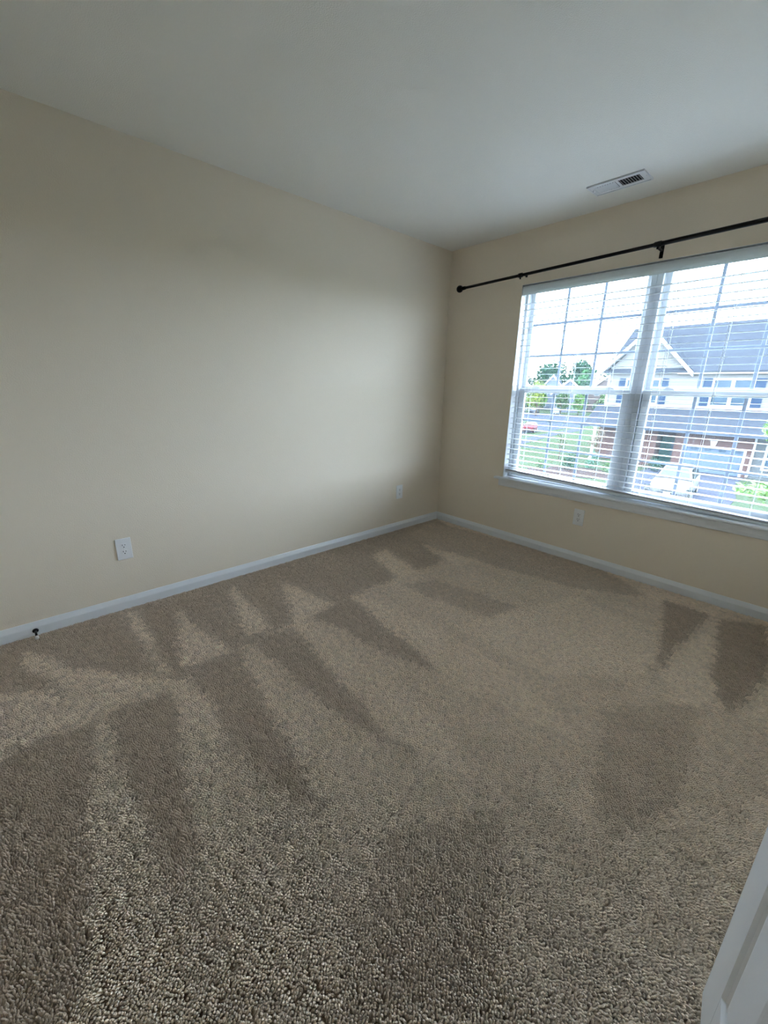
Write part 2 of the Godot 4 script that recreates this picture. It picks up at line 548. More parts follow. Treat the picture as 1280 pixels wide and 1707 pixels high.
func make_rod() -> void:
	var t := thing("curtain_rod", "black metal curtain rod with a ball end above the window", "curtain rod", Vector3(0, 0, 0))
	var z := 0.089
	var at := func(x: float) -> Vector3: return Vector3(x, 2.106 + (x - 0.184) * 0.0245, z)
	var st := sto()
	rod_between(st, at.call(0.21), at.call(1.66), 0.0105, 20)
	obj("inner_rod", st, M.black, t)
	st = sto()
	rod_between(st, at.call(1.63), at.call(2.84), 0.0127, 20)
	obj("outer_rod", st, M.black, t)
	var ball := PackedVector2Array()
	for i in 17:
		var a := -PI / 2 + PI * i / 16.0
		ball.append(Vector2(maxf(cos(a), 0.0) * 0.0285, sin(a) * 0.0285))
	st = sto()
	lathe(st, ball, 24, Transform3D(Basis.IDENTITY, at.call(0.184)))
	rod_between(st, at.call(0.205), at.call(0.245), 0.0155, 20, 0.0125)
	obj("finial", st, M.black, t)
	for k in [[0.752, 0.0, 0.030], [1.655, 0.025, 0.036]]:
		st = sto()
		var p: Vector3 = at.call(k[0])
		if k[1] > 0.0:      # middle support with a long wall plate
			cbox(st, Vector3(p.x, p.y - 0.020, 0.003), Vector3(0.020, 0.075, 0.006), 0.0015)
			cbox(st, Vector3(p.x, p.y - 0.017, 0.046), Vector3(0.014, 0.010, 0.085), 0.0015)
		else:
			cbox(st, Vector3(p.x, p.y + 0.012, 0.003), Vector3(0.016, 0.022, 0.006), 0.0015)
			cbox(st, Vector3(p.x, p.y + 0.008, 0.044), Vector3(0.008, 0.006, 0.085), 0.0015)
		rod_between(st, Vector3(p.x, p.y - 0.026, z), Vector3(p.x, p.y - 0.012, z), 0.006, 10)
		rod_between(st, p - Vector3(k[2] * 0.5, 0.0003, 0), p + Vector3(k[2] * 0.5, 0.0003, 0), 0.0155, 20)
		obj("bracket", st, M.black, t)


func make_door() -> void:
	# leaf folded back towards the right wall; local x runs from the free edge to the hinges, local z towards the room
	var d := thing("door_1", "white six-panel door standing open at the right edge", "door", Vector3(2.721, 0.0, 2.254))
	d.set_meta("kind", "structure")
	d.transform.basis = Basis(Vector3(0.131, 0, 0.9914), Vector3.UP, Vector3(-0.9914, 0, 0.131))
	var w := 0.762
	var h := 2.03
	var y0 := 0.015
	var thick := 0.035
	var xs := [0.117, 0.3225, 0.4395, 0.645]
	var ys := [[0.200, 0.800], [0.930, 1.560], [1.680, 1.900]]
	var st := sto()
	box_between(st, Vector3(0, y0, -thick), Vector3(xs[0], y0 + h, 0), 0.002)
	box_between(st, Vector3(xs[3], y0, -thick), Vector3(w, y0 + h, 0), 0.002)
	box_between(st, Vector3(xs[0], y0, -thick), Vector3(xs[3], ys[0][0], 0), 0.0)
	box_between(st, Vector3(xs[0], ys[0][1], -thick), Vector3(xs[3], ys[1][0], 0), 0.0)
	box_between(st, Vector3(xs[0], ys[1][1], -thick), Vector3(xs[3], ys[2][0], 0), 0.0)
	box_between(st, Vector3(xs[0], ys[2][1], -thick), Vector3(xs[3], y0 + h, 0), 0.0)
	for r in ys:
		box_between(st, Vector3(xs[1], r[0], -thick), Vector3(xs[2], r[1], 0), 0.0)
	obj("leaf", st, M.door, d)
	for r in ys:
		for c in [[xs[0], xs[1]], [xs[2], xs[3]]]:
			st = sto()
			for side in [1.0, -1.0]:
				var zz := func(depth: float) -> float: return (-depth if side > 0.0 else -thick + depth)
				# moulding slopes in, then the field rises again
				var rings := [[0.0, 0.0], [0.006, 0.006], [0.012, 0.0095], [0.040, 0.0025], [0.046, 0.0015]]
				for i in rings.size() - 1:
					var i0: float = rings[i][0]
					var i1: float = rings[i + 1][0]
					var z0: float = zz.call(rings[i][1])
					var z1: float = zz.call(rings[i + 1][1])
					var o := [Vector3(c[0] + i0, r[0] + i0, z0), Vector3(c[1] - i0, r[0] + i0, z0), Vector3(c[1] - i0, r[1] - i0, z0), Vector3(c[0] + i0, r[1] - i0, z0)]
					var n := [Vector3(c[0] + i1, r[0] + i1, z1), Vector3(c[1] - i1, r[0] + i1, z1), Vector3(c[1] - i1, r[1] - i1, z1), Vector3(c[0] + i1, r[1] - i1, z1)]
					for k in 4:
						quad(st, o[k], o[(k + 1) % 4], n[(k + 1) % 4], n[k], Vector3(0, 0, side))
				var e := 0.046
				var ze: float = zz.call(0.0015)
				quad(st, Vector3(c[0] + e, r[0] + e, ze), Vector3(c[1] - e, r[0] + e, ze), Vector3(c[1] - e, r[1] - e, ze), Vector3(c[0] + e, r[1] - e, ze), Vector3(0, 0, side))
			obj("panel", st, M.door, d)
	for y in [0.25, 1.03, 1.82]:
		st = sto()
		rod_between(st, Vector3(w + 0.006, y - 0.044, -0.010), Vector3(w + 0.006, y + 0.044, -0.010), 0.0065, 12)
		cbox(st, Vector3(w + 0.001, y, -0.018), Vector3(0.003, 0.088, 0.03), 0.0005)
		obj("hinge", st, M.steel, d)
	st = sto()
	lathe(st, PackedVector2Array([Vector2(0, 0), Vector2(0.032, 0), Vector2(0.032, 0.006), Vector2(0.012, 0.010), Vector2(0.012, 0.028), Vector2(0.024, 0.036), Vector2(0.027, 0.048), Vector2(0.020, 0.058), Vector2(0, 0.060)]), 24, Transform3D(Basis(Vector3.RIGHT, Vector3.BACK, Vector3.DOWN), Vector3(0.07, 0.94, 0)))
	obj("knob", st, M.steel, d)


func make_outlet(at: Vector3, turn: float, label: String) -> void:
	# local z points into the room
	var o := thing("wall_outlet", label, "outlet", at, turn, "white duplex outlets in the walls")
	var st := sto()
	cbox(st, Vector3(0, 0, 0.003), Vector3(0.078, 0.127, 0.006), 0.003)
	obj("cover_plate", st, M.plate, o)
	for s in [1.0, -1.0]:
		st = sto()
		var pr := PackedVector2Array()
		for i in 24:
			var a := TAU * i / 24.0
			pr.append(Vector2(clampf(cos(a) * 0.0185, -0.0165, 0.0165), clampf(sin(a) * 0.0185, -0.0145, 0.0145)))
		extrude(st, pr, 0.004, 0.0075, Transform3D(Basis.IDENTITY, Vector3(0, s * 0.0195, 0)))
		var rc := obj("receptacle", st, M.plate, o)
		st = sto()
		box_between(st, Vector3(-0.0078, s * 0.0195 + 0.0005, 0.006), Vector3(-0.0052, s * 0.0195 + 0.0095, 0.0078))
		box_between(st, Vector3(0.0052, s * 0.0195 + 0.0015, 0.006), Vector3(0.0078, s * 0.0195 + 0.0085, 0.0078))
		var hole := PackedVector2Array()
		for i in 12:
			hole.append(Vector2(cos(TAU * i / 12.0) * 0.0030, sin(TAU * i / 12.0) * 0.0030))
		extrude(st, hole, 0.006, 0.0078, Transform3D(Basis.IDENTITY, Vector3(0, s * 0.0195 - 0.0075, 0)))
		obj("slots", st, M.slot, rc)
	st = sto()
	lathe(st, PackedVector2Array([Vector2(0, 0), Vector2(0.0032, 0), Vector2(0.0028, 0.0012), Vector2(0, 0.0016)]), 12, Transform3D(Basis(Vector3.RIGHT, Vector3.BACK, Vector3.DOWN), Vector3(0, 0, 0.006)))
	obj("screw", st, M.plate, o)


func make_fittings() -> void:
	make_outlet(Vector3(0, 0.3705, 2.786), PI / 2, "white duplex outlet on the left wall nearer the door stop")
	make_outlet(Vector3(0, 0.367, 0.5577), PI / 2, "white duplex outlet on the left wall close to the room corner")
	make_outlet(Vector3(1.4217, 0.3583, 0), 0.0, "white duplex outlet below the window, under the sill apron")
	# ceiling register
	var v := thing("ceiling_vent", "white metal ceiling vent with two banks of fins near the window", "vent", Vector3(1.466, ROOM_H, 0.317))
	var st := sto()
	var w := 0.1525
	var d := 0.074
	var z0 := 0.042      # half depth of the opening
	for r in [[-w, -d, w, -z0], [-w, z0, w, d], [-w, -z0, -0.118, z0], [0.118, -z0, w, z0], [-0.006, -z0, 0.006, z0]]:
		box_between(st, Vector3(r[0], -0.006, r[1]), Vector3(r[2], 0.0, r[3]), 0.0)
	for r in [[-w, -d, w, -d + 0.008], [-w, d - 0.008, w, d], [-w, -d, -w + 0.008, d], [w - 0.008, -d, w, d]]:
		box_between(st, Vector3(r[0], -0.009, r[1]), Vector3(r[2], -0.003, r[3]), 0.002)
	obj("face_frame", st, M.vent, v)
	st = sto()
	box_between(st, Vector3(-0.12, -0.0022, -z0), Vector3(0.12, -0.0008, z0))
	obj("duct_opening", st, M.dark, v)
	for k in 8:
		for side in [-1.0, 1.0]:
			st = sto()
			var x: float = side * (0.016 + k * 0.0138)
			cbox(st, Vector3.ZERO, Vector3(0.0012, 0.0115, z0 * 2.0), 0.0003, Transform3D(Basis(Vector3.BACK, 0.80 * side), Vector3(x, -0.0062, 0)))
			obj("fin", st, M.vent, v)
	st = sto()
	cbox(st, Vector3(-0.132, -0.012, 0.01), Vector3(0.004, 0.012, 0.022), 0.001)
	obj("lever", st, M.vent, v)
	for x in [-0.142, 0.142]:
		st = sto()
		lathe(st, PackedVector2Array([Vector2(0, -0.008), Vector2(0.003, -0.0075), Vector2(0.004, -0.006), Vector2(0, -0.0055)]), 10, Transform3D(Basis.IDENTITY, Vector3(x, 0, 0)))
		obj("screw", st, M.vent, v)
	# spring-less door stop screwed into the baseboard
	var s := thing("door_stop", "small dark metal door stop with a white tip on the baseboard", "door stop", Vector3(0.0125, 0.028, 3.245))
	var outw := Basis(Vector3.UP, Vector3(0.98, -0.2, 0).normalized(), Vector3.BACK)
	outw = Basis(outw.y.cross(Vector3.BACK).normalized(), outw.y, Vector3.BACK).orthonormalized()
	var px := Transform3D(outw, Vector3.ZERO)
	st = sto()
	lathe(st, PackedVector2Array([Vector2(0, 0), Vector2(0.013, 0), Vector2(0.014, 0.004), Vector2(0.010, 0.010), Vector2(0, 0.011)]), 16, px)
	obj("base", st, M.steel, s)
	st = sto()
	lathe(st, PackedVector2Array([Vector2(0, 0.009), Vector2(0.0055, 0.010), Vector2(0.0048, 0.058), Vector2(0, 0.059)]), 12, px)
	obj("rod", st, M.steel, s)
	st = sto()
	lathe(st, PackedVector2Array([Vector2(0, 0.056), Vector2(0.0085, 0.057), Vector2(0.0090, 0.068), Vector2(0.0065, 0.073), Vector2(0, 0.074)]), 14, px)
	obj("rubber_tip", st, M.rubber, s)


# ------------------------------------------------------------------ the carpet: cut pile, brushed both ways by the vacuum
func make_carpet() -> void:
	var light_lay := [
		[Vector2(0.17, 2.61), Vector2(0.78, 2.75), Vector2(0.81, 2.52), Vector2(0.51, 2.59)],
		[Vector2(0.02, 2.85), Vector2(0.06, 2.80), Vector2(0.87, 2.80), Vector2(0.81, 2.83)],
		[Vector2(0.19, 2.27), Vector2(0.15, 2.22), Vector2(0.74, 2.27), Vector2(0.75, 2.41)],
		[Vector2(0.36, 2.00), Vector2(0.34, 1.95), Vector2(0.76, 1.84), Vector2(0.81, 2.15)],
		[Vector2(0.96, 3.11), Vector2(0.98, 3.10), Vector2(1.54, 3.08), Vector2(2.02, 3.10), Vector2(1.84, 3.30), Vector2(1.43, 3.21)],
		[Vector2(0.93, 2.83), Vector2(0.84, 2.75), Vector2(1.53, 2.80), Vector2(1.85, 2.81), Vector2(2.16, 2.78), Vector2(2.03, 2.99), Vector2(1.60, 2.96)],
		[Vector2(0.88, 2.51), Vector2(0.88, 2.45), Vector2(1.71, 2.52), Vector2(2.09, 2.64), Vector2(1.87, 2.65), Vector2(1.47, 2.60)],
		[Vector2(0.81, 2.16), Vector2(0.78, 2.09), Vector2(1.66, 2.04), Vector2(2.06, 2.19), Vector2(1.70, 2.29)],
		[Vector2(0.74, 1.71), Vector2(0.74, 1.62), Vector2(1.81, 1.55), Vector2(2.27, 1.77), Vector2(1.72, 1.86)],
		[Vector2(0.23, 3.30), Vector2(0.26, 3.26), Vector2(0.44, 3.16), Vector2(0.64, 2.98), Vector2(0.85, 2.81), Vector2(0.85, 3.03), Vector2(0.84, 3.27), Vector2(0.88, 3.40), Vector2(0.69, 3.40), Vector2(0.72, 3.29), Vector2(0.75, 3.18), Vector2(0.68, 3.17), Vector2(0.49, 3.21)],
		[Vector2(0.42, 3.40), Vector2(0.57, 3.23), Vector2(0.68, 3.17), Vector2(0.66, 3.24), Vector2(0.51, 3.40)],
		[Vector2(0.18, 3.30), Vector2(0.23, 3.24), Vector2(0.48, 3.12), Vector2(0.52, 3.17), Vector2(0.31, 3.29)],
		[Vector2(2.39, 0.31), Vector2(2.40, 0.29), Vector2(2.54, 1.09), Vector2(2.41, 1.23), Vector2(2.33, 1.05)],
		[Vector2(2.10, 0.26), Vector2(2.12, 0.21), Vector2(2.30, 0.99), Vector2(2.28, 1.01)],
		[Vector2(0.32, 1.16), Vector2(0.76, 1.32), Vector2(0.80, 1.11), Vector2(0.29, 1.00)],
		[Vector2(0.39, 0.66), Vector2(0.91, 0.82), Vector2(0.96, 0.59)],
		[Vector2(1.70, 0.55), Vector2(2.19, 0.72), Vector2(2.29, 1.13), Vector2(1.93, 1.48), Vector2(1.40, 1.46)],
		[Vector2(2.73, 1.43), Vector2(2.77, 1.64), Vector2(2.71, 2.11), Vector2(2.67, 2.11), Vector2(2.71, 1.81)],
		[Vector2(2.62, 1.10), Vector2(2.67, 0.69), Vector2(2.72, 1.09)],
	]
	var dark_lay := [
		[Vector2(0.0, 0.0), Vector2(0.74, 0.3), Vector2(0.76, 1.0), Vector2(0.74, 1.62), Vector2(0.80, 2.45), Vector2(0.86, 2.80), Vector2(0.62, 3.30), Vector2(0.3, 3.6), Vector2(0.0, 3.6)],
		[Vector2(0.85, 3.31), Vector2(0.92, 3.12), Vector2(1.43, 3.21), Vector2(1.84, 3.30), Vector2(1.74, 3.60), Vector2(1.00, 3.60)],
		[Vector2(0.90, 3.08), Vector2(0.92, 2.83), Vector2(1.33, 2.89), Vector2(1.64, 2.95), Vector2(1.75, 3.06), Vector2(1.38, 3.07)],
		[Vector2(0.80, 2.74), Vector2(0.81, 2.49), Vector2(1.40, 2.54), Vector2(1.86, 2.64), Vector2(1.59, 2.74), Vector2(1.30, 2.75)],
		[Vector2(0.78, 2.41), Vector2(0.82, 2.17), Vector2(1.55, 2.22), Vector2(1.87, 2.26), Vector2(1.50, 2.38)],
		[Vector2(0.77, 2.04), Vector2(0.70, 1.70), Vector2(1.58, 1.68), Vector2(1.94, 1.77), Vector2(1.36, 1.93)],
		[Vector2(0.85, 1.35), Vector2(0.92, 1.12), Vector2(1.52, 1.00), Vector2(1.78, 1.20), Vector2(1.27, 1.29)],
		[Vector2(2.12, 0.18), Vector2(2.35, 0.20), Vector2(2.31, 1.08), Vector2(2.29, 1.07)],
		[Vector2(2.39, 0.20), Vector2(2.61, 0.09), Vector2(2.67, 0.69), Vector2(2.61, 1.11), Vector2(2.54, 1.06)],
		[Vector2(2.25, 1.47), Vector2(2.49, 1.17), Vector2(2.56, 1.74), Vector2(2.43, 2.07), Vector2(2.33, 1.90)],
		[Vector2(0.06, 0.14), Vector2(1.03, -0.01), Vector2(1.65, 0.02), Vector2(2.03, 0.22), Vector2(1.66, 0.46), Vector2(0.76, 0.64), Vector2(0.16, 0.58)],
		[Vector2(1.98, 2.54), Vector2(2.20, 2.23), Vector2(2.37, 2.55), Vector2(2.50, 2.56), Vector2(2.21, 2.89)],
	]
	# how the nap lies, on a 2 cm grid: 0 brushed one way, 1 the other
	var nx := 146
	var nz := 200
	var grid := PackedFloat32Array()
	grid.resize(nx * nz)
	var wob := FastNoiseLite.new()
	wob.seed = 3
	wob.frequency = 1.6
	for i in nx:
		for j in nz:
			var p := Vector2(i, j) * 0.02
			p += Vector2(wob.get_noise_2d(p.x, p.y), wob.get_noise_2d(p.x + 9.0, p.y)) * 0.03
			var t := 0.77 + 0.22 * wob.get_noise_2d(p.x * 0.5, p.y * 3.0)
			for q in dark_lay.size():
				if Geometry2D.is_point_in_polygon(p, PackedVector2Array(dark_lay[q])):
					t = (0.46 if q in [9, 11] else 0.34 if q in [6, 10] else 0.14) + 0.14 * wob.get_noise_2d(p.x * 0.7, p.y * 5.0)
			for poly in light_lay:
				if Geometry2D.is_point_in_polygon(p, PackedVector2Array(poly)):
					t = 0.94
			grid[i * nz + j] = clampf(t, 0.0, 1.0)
	for pass_ in 1:      # the lay changes over a few centimetres
		var soft := grid.duplicate()
		for i in range(1, nx - 1):
			for j in range(1, nz - 1):
				var g := i * nz + j
				soft[g] = (grid[g] * 2.0 + grid[g - 1] + grid[g + 1] + grid[g - nz] + grid[g + nz]) / 6.0
		grid = soft
	# a clump of nine tufts: short tapering twists of yarn with frayed heads
	var pr := RandomNumberGenerator.new()
	pr.seed = 17
	var step := 0.0054
	var st := sto()
	st.set_smooth_group(0)
	for ti in 3:
		for tj in 3:
			var foot := Vector3((ti - 1 + pr.randf_range(-0.42, 0.42)) * step, 0, (tj - 1 + pr.randf_range(-0.42, 0.42)) * step)
			var hs := pr.randf_range(0.82, 1.16)
			var bend := Vector2(pr.randf_range(-0.0042, 0.0042), pr.randf_range(-0.0042, 0.0042))
			var shade := pr.randf_range(0.84, 1.16)
			var turn := pr.randf() * TAU
			st.set_color(Color(shade, shade, shade))
			var rings := [[0.0024, 0.0], [0.0029, 0.006], [0.0033, 0.0100], [0.0020, 0.0128]]
			for k in rings.size():
				for s in 5:
					var a0 := TAU * s / 5.0 + k * 0.5 + turn
					var a1 := a0 + TAU / 5.0
					var p: Array = rings[k]
					var fp: float = p[1] / 0.0128
					var cp := foot + Vector3(bend.x * fp * fp, p[1] * hs, bend.y * fp * fp)
					if k == rings.size() - 1:
						tri(st, cp + Vector3(cos(a0), 0, sin(a0)) * p[0], cp + Vector3(cos(a1), 0, sin(a1)) * p[0], cp + Vector3(0, 0.0012, 0), Vector3.UP)
						continue
					var q: Array = rings[k + 1]
					var fq: float = q[1] / 0.0128
					var cq := foot + Vector3(bend.x * fq * fq, q[1] * hs, bend.y * fq * fq)
					var m := Vector3(cos((a0 + a1) / 2.0), 0.2, sin((a0 + a1) / 2.0))
					quad(st, cp + Vector3(cos(a0), 0, sin(a0)) * p[0], cp + Vector3(cos(a1), 0, sin(a1)) * p[0], cq + Vector3(cos(a1 + 0.5), 0, sin(a1 + 0.5)) * q[0], cq + Vector3(cos(a0 + 0.5), 0, sin(a0 + 0.5)) * q[0], m)
	var tuft := done(st)
	var pitch := step * 3.0
	var cx := int(2.84 / pitch)
	var cz := int(3.60 / pitch)
	var mm := MultiMesh.new()
	mm.transform_format = MultiMesh.TRANSFORM_3D
	mm.use_colors = true
	mm.mesh = tuft
	mm.instance_count = cx * cz
	var buf := PackedFloat32Array()
	buf.resize(cx * cz * 16)
	var clump := FastNoiseLite.new()
	clump.seed = 8
	clump.frequency = 24.0
	clump.fractal_octaves = 2
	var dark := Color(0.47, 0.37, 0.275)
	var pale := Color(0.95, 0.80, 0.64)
	var n := 0
	for i in cx:
		for j in cz:
			var x := 0.024 + i * pitch + rng.randf_range(-0.0014, 0.0014)
			var z := 0.024 + j * pitch + rng.randf_range(-0.0014, 0.0014)
			var gi := clampi(int(x / 0.02 + rng.randf_range(0.0, 1.0)), 0, nx - 1)
			var gj := clampi(int(z / 0.02 + rng.randf_range(0.0, 1.0)), 0, nz - 1)
			var t := grid[gi * nz + gj]
			var cl := clump.get_noise_2d(x, z)
			# the nap leans towards or away from the window side: a shear of the upright clump
			var lean := Basis(Vector3.RIGHT, Vector3(lerpf(-0.5, 0.5, t) + rng.randf_range(-0.25, 0.25), 1.0 + cl * 0.25 + rng.randf_range(-0.08, 0.08), cl * 0.7 + rng.randf_range(-0.2, 0.2)), Vector3.BACK)
			var bb := lean * Basis(Vector3.UP, (rng.randi() % 4) * PI / 2.0 + rng.randf_range(-0.25, 0.25))
			var col := dark.lerp(pale, t) * (1.0 + cl * 0.22 + rng.randf_range(-0.07, 0.07))  # besides the lean, the stroke shading of the nap is painted into the tufts
			buf[n] = bb.x.x; buf[n + 1] = bb.y.x; buf[n + 2] = bb.z.x; buf[n + 3] = x
			buf[n + 4] = bb.x.y; buf[n + 5] = bb.y.y; buf[n + 6] = bb.z.y; buf[n + 7] = -0.0125
			buf[n + 8] = bb.x.z; buf[n + 9] = bb.y.z; buf[n + 10] = bb.z.z; buf[n + 11] = z
			buf[n + 12] = col.r; buf[n + 13] = col.g; buf[n + 14] = col.b; buf[n + 15] = 1.0
			n += 16
	mm.buffer = buf
	var mi := MultiMeshInstance3D.new()
	mi.name = "carpet_pile"
	mi.multimesh = mm
	mi.material_override = mat(Color.WHITE, 1.0, {"vertex_color_use_as_albedo": true, "rim_enabled": true, "rim": 0.6, "rim_tint": 0.5})
	mi.set_meta("kind", "stuff")
	get_node("floor").add_child(mi, true)


# ------------------------------------------------------------------ outside
func make_outside() -> void:
	make_ground()
	make_house()
	make_cars()
	make_far_houses()
	make_plants()


func flat_patch(st: SurfaceTool, pts: PackedVector2Array, top: float, thick: float) -> void:
	# pts are (x, z)
	var prof := PackedVector2Array()
	for p in pts:
		prof.append(Vector2(p.x, -p.y))
	extrude(st, prof, top - thick, top, Transform3D(Basis(Vector3.RIGHT, Vector3.FORWARD, Vector3.UP), Vector3.ZERO))


func make_ground() -> void:
	var st := sto()
	box_between(st, Vector3(-320, GROUND - 0.5, -320), Vector3(120, GROUND, -4.0))
	setting(obj("ground", st, M.grass), "mown green lawn around the houses", "lawn")
	st = sto()
	flat_patch(st, PackedVector2Array([Vector2(-6.7, -39.3), Vector2(-6.6, -14), Vector2(-0.6, -14), Vector2(-0.9, -30), Vector2(-1.75, -35), Vector2(-1.75, -39.3)]), GROUND + 0.03, 0.10)
	setting(obj("driveway", st, M.concrete), "pale concrete driveway in front of the garage", "driveway")
	st = sto()
	flat_patch(st, PackedVector2Array([Vector2(-29.5, -38), Vector2(-30.2, -80), Vector2(-33, -112), Vector2(-75, -112), Vector2(-62, -96), Vector2(-44, -84), Vector2(-39, -70), Vector2(-37.5, -38)]), GROUND + 0.02, 0.08)
	setting(obj("street", st, M.asphalt), "grey asphalt street beyond the lawn", "street")
	st = sto()
	flat_patch(st, PackedVector2Array([Vector2(-22.3, -38), Vector2(-25.6, -56), Vector2(-27.2, -72), Vector2(-29.0, -72), Vector2(-27.4, -56), Vector2(-24.2, -38)]), GROUND + 0.03, 0.08)
	setting(obj("sidewalk", st, M.concrete), "pale sidewalk along the street", "sidewalk")
	st = sto()
	flat_patch(st, PackedVector2Array([Vector2(-14.6, -29.0), Vector2(-12.9, -32.4), Vector2(-10.0, -33.4), Vector2(-8.0, -33.5), Vector2(-8.2, -29.6), Vector2(-11.0, -28.2), Vector2(-13.0, -27.2)]), GROUND + 0.05, 0.10)
	setting(obj("mulch_bed", st, M.mulch), "brown mulch bed with shrubs beside the porch walk", "flower bed")
	st = sto()
	flat_patch(st, PackedVector2Array([Vector2(-8.0, -39.0), Vector2(-8.0, -26.0), Vector2(-6.65, -25.0), Vector2(-6.7, -39.0)]), GROUND + 0.035, 0.10)
	setting(obj("front_walk", st, M.concrete), "pale concrete walk from the entry to the driveway", "path")


func lap_siding(st: SurfaceTool, x0: float, x1: float, y0: float, y1: float, z: float, gable_top := -1.0, gx := 0.0) -> void:
	var y := y0
	var step := 0.2
	while y < y1 - 0.01:
		var a := x0
		var b := x1
		var ye := minf(y + step, y1)
		if gable_top > 0.0:      # narrow towards the apex
			var f := (y - y0) / (gable_top - y0)
			a = lerpf(x0, gx, f)
			b = lerpf(x1, gx, f)
		if b - a > 0.05:
			extrude(st, PackedVector2Array([Vector2(0, y), Vector2(0.035, y), Vector2(0.008, ye), Vector2(0, ye)]), -b, -a, Transform3D(Basis(Vector3.BACK, Vector3.UP, Vector3.LEFT), Vector3(0, 0, z)))
		y += step


# double-hung house window with casing; returns nothing, adds window > pane parts
func house_window(house: Node3D, x0: float, x1: float, y0: float, y1: float, z: float, lights: int) -> void:
	var st := sto()
	var t := 0.14
	box_between(st, Vector3(x0, y0, z), Vector3(x0 + t, y1, z + 0.08))
	box_between(st, Vector3(x1 - t, y0, z), Vector3(x1, y1, z + 0.08))
	box_between(st, Vector3(x0 + t, y0, z), Vector3(x1 - t, y0 + t, z + 0.08))
	box_between(st, Vector3(x0 + t, y1 - t, z), Vector3(x1 - t, y1, z + 0.08))
	for k in range(1, lights):
		var x := lerpf(x0, x1, float(k) / lights)
		box_between(st, Vector3(x - 0.12, y0 + t, z), Vector3(x + 0.12, y1 - t, z + 0.075))
	var ym := (y0 + y1) / 2.0
	box_between(st, Vector3(x0 + t, ym - 0.04, z), Vector3(x1 - t, ym + 0.04, z + 0.06))
	var w := obj("window", st, M.white, house)
	for k in lights:
		for half in 2:
			st = sto()
			var xa := lerpf(x0, x1, float(k) / lights) + t
			var xb := lerpf(x0, x1, float(k + 1) / lights) - t
			var ya := y0 + t if half == 0 else ym + 0.04
			var yb := ym - 0.04 if half == 0 else y1 - t
			box_between(st, Vector3(xa, ya, z), Vector3(xb, yb, z + 0.03))
			obj("pane", st, M.pane, w)


func shutter(house: Node3D, x0: float, x1: float, y0: float, y1: float, z: float) -> void:
	var st := sto()
	for k in 2:
		var x := x0 if k == 0 else x1 - 0.06
		box_between(st, Vector3(x, y0, z), Vector3(x + 0.06, y1, z + 0.06))
	var y := y0
	while y < y1 - 0.02:
		extrude(st, PackedVector2Array([Vector2(0, y), Vector2(0.05, y), Vector2(0.01, y + 0.07), Vector2(0, y + 0.07)]), -x1 + 0.06, -x0 - 0.06, Transform3D(Basis(Vector3.BACK, Vector3.UP, Vector3.LEFT), Vector3(0, 0, z)))
		y += 0.08
	obj("shutter", st, M.shutter, house)


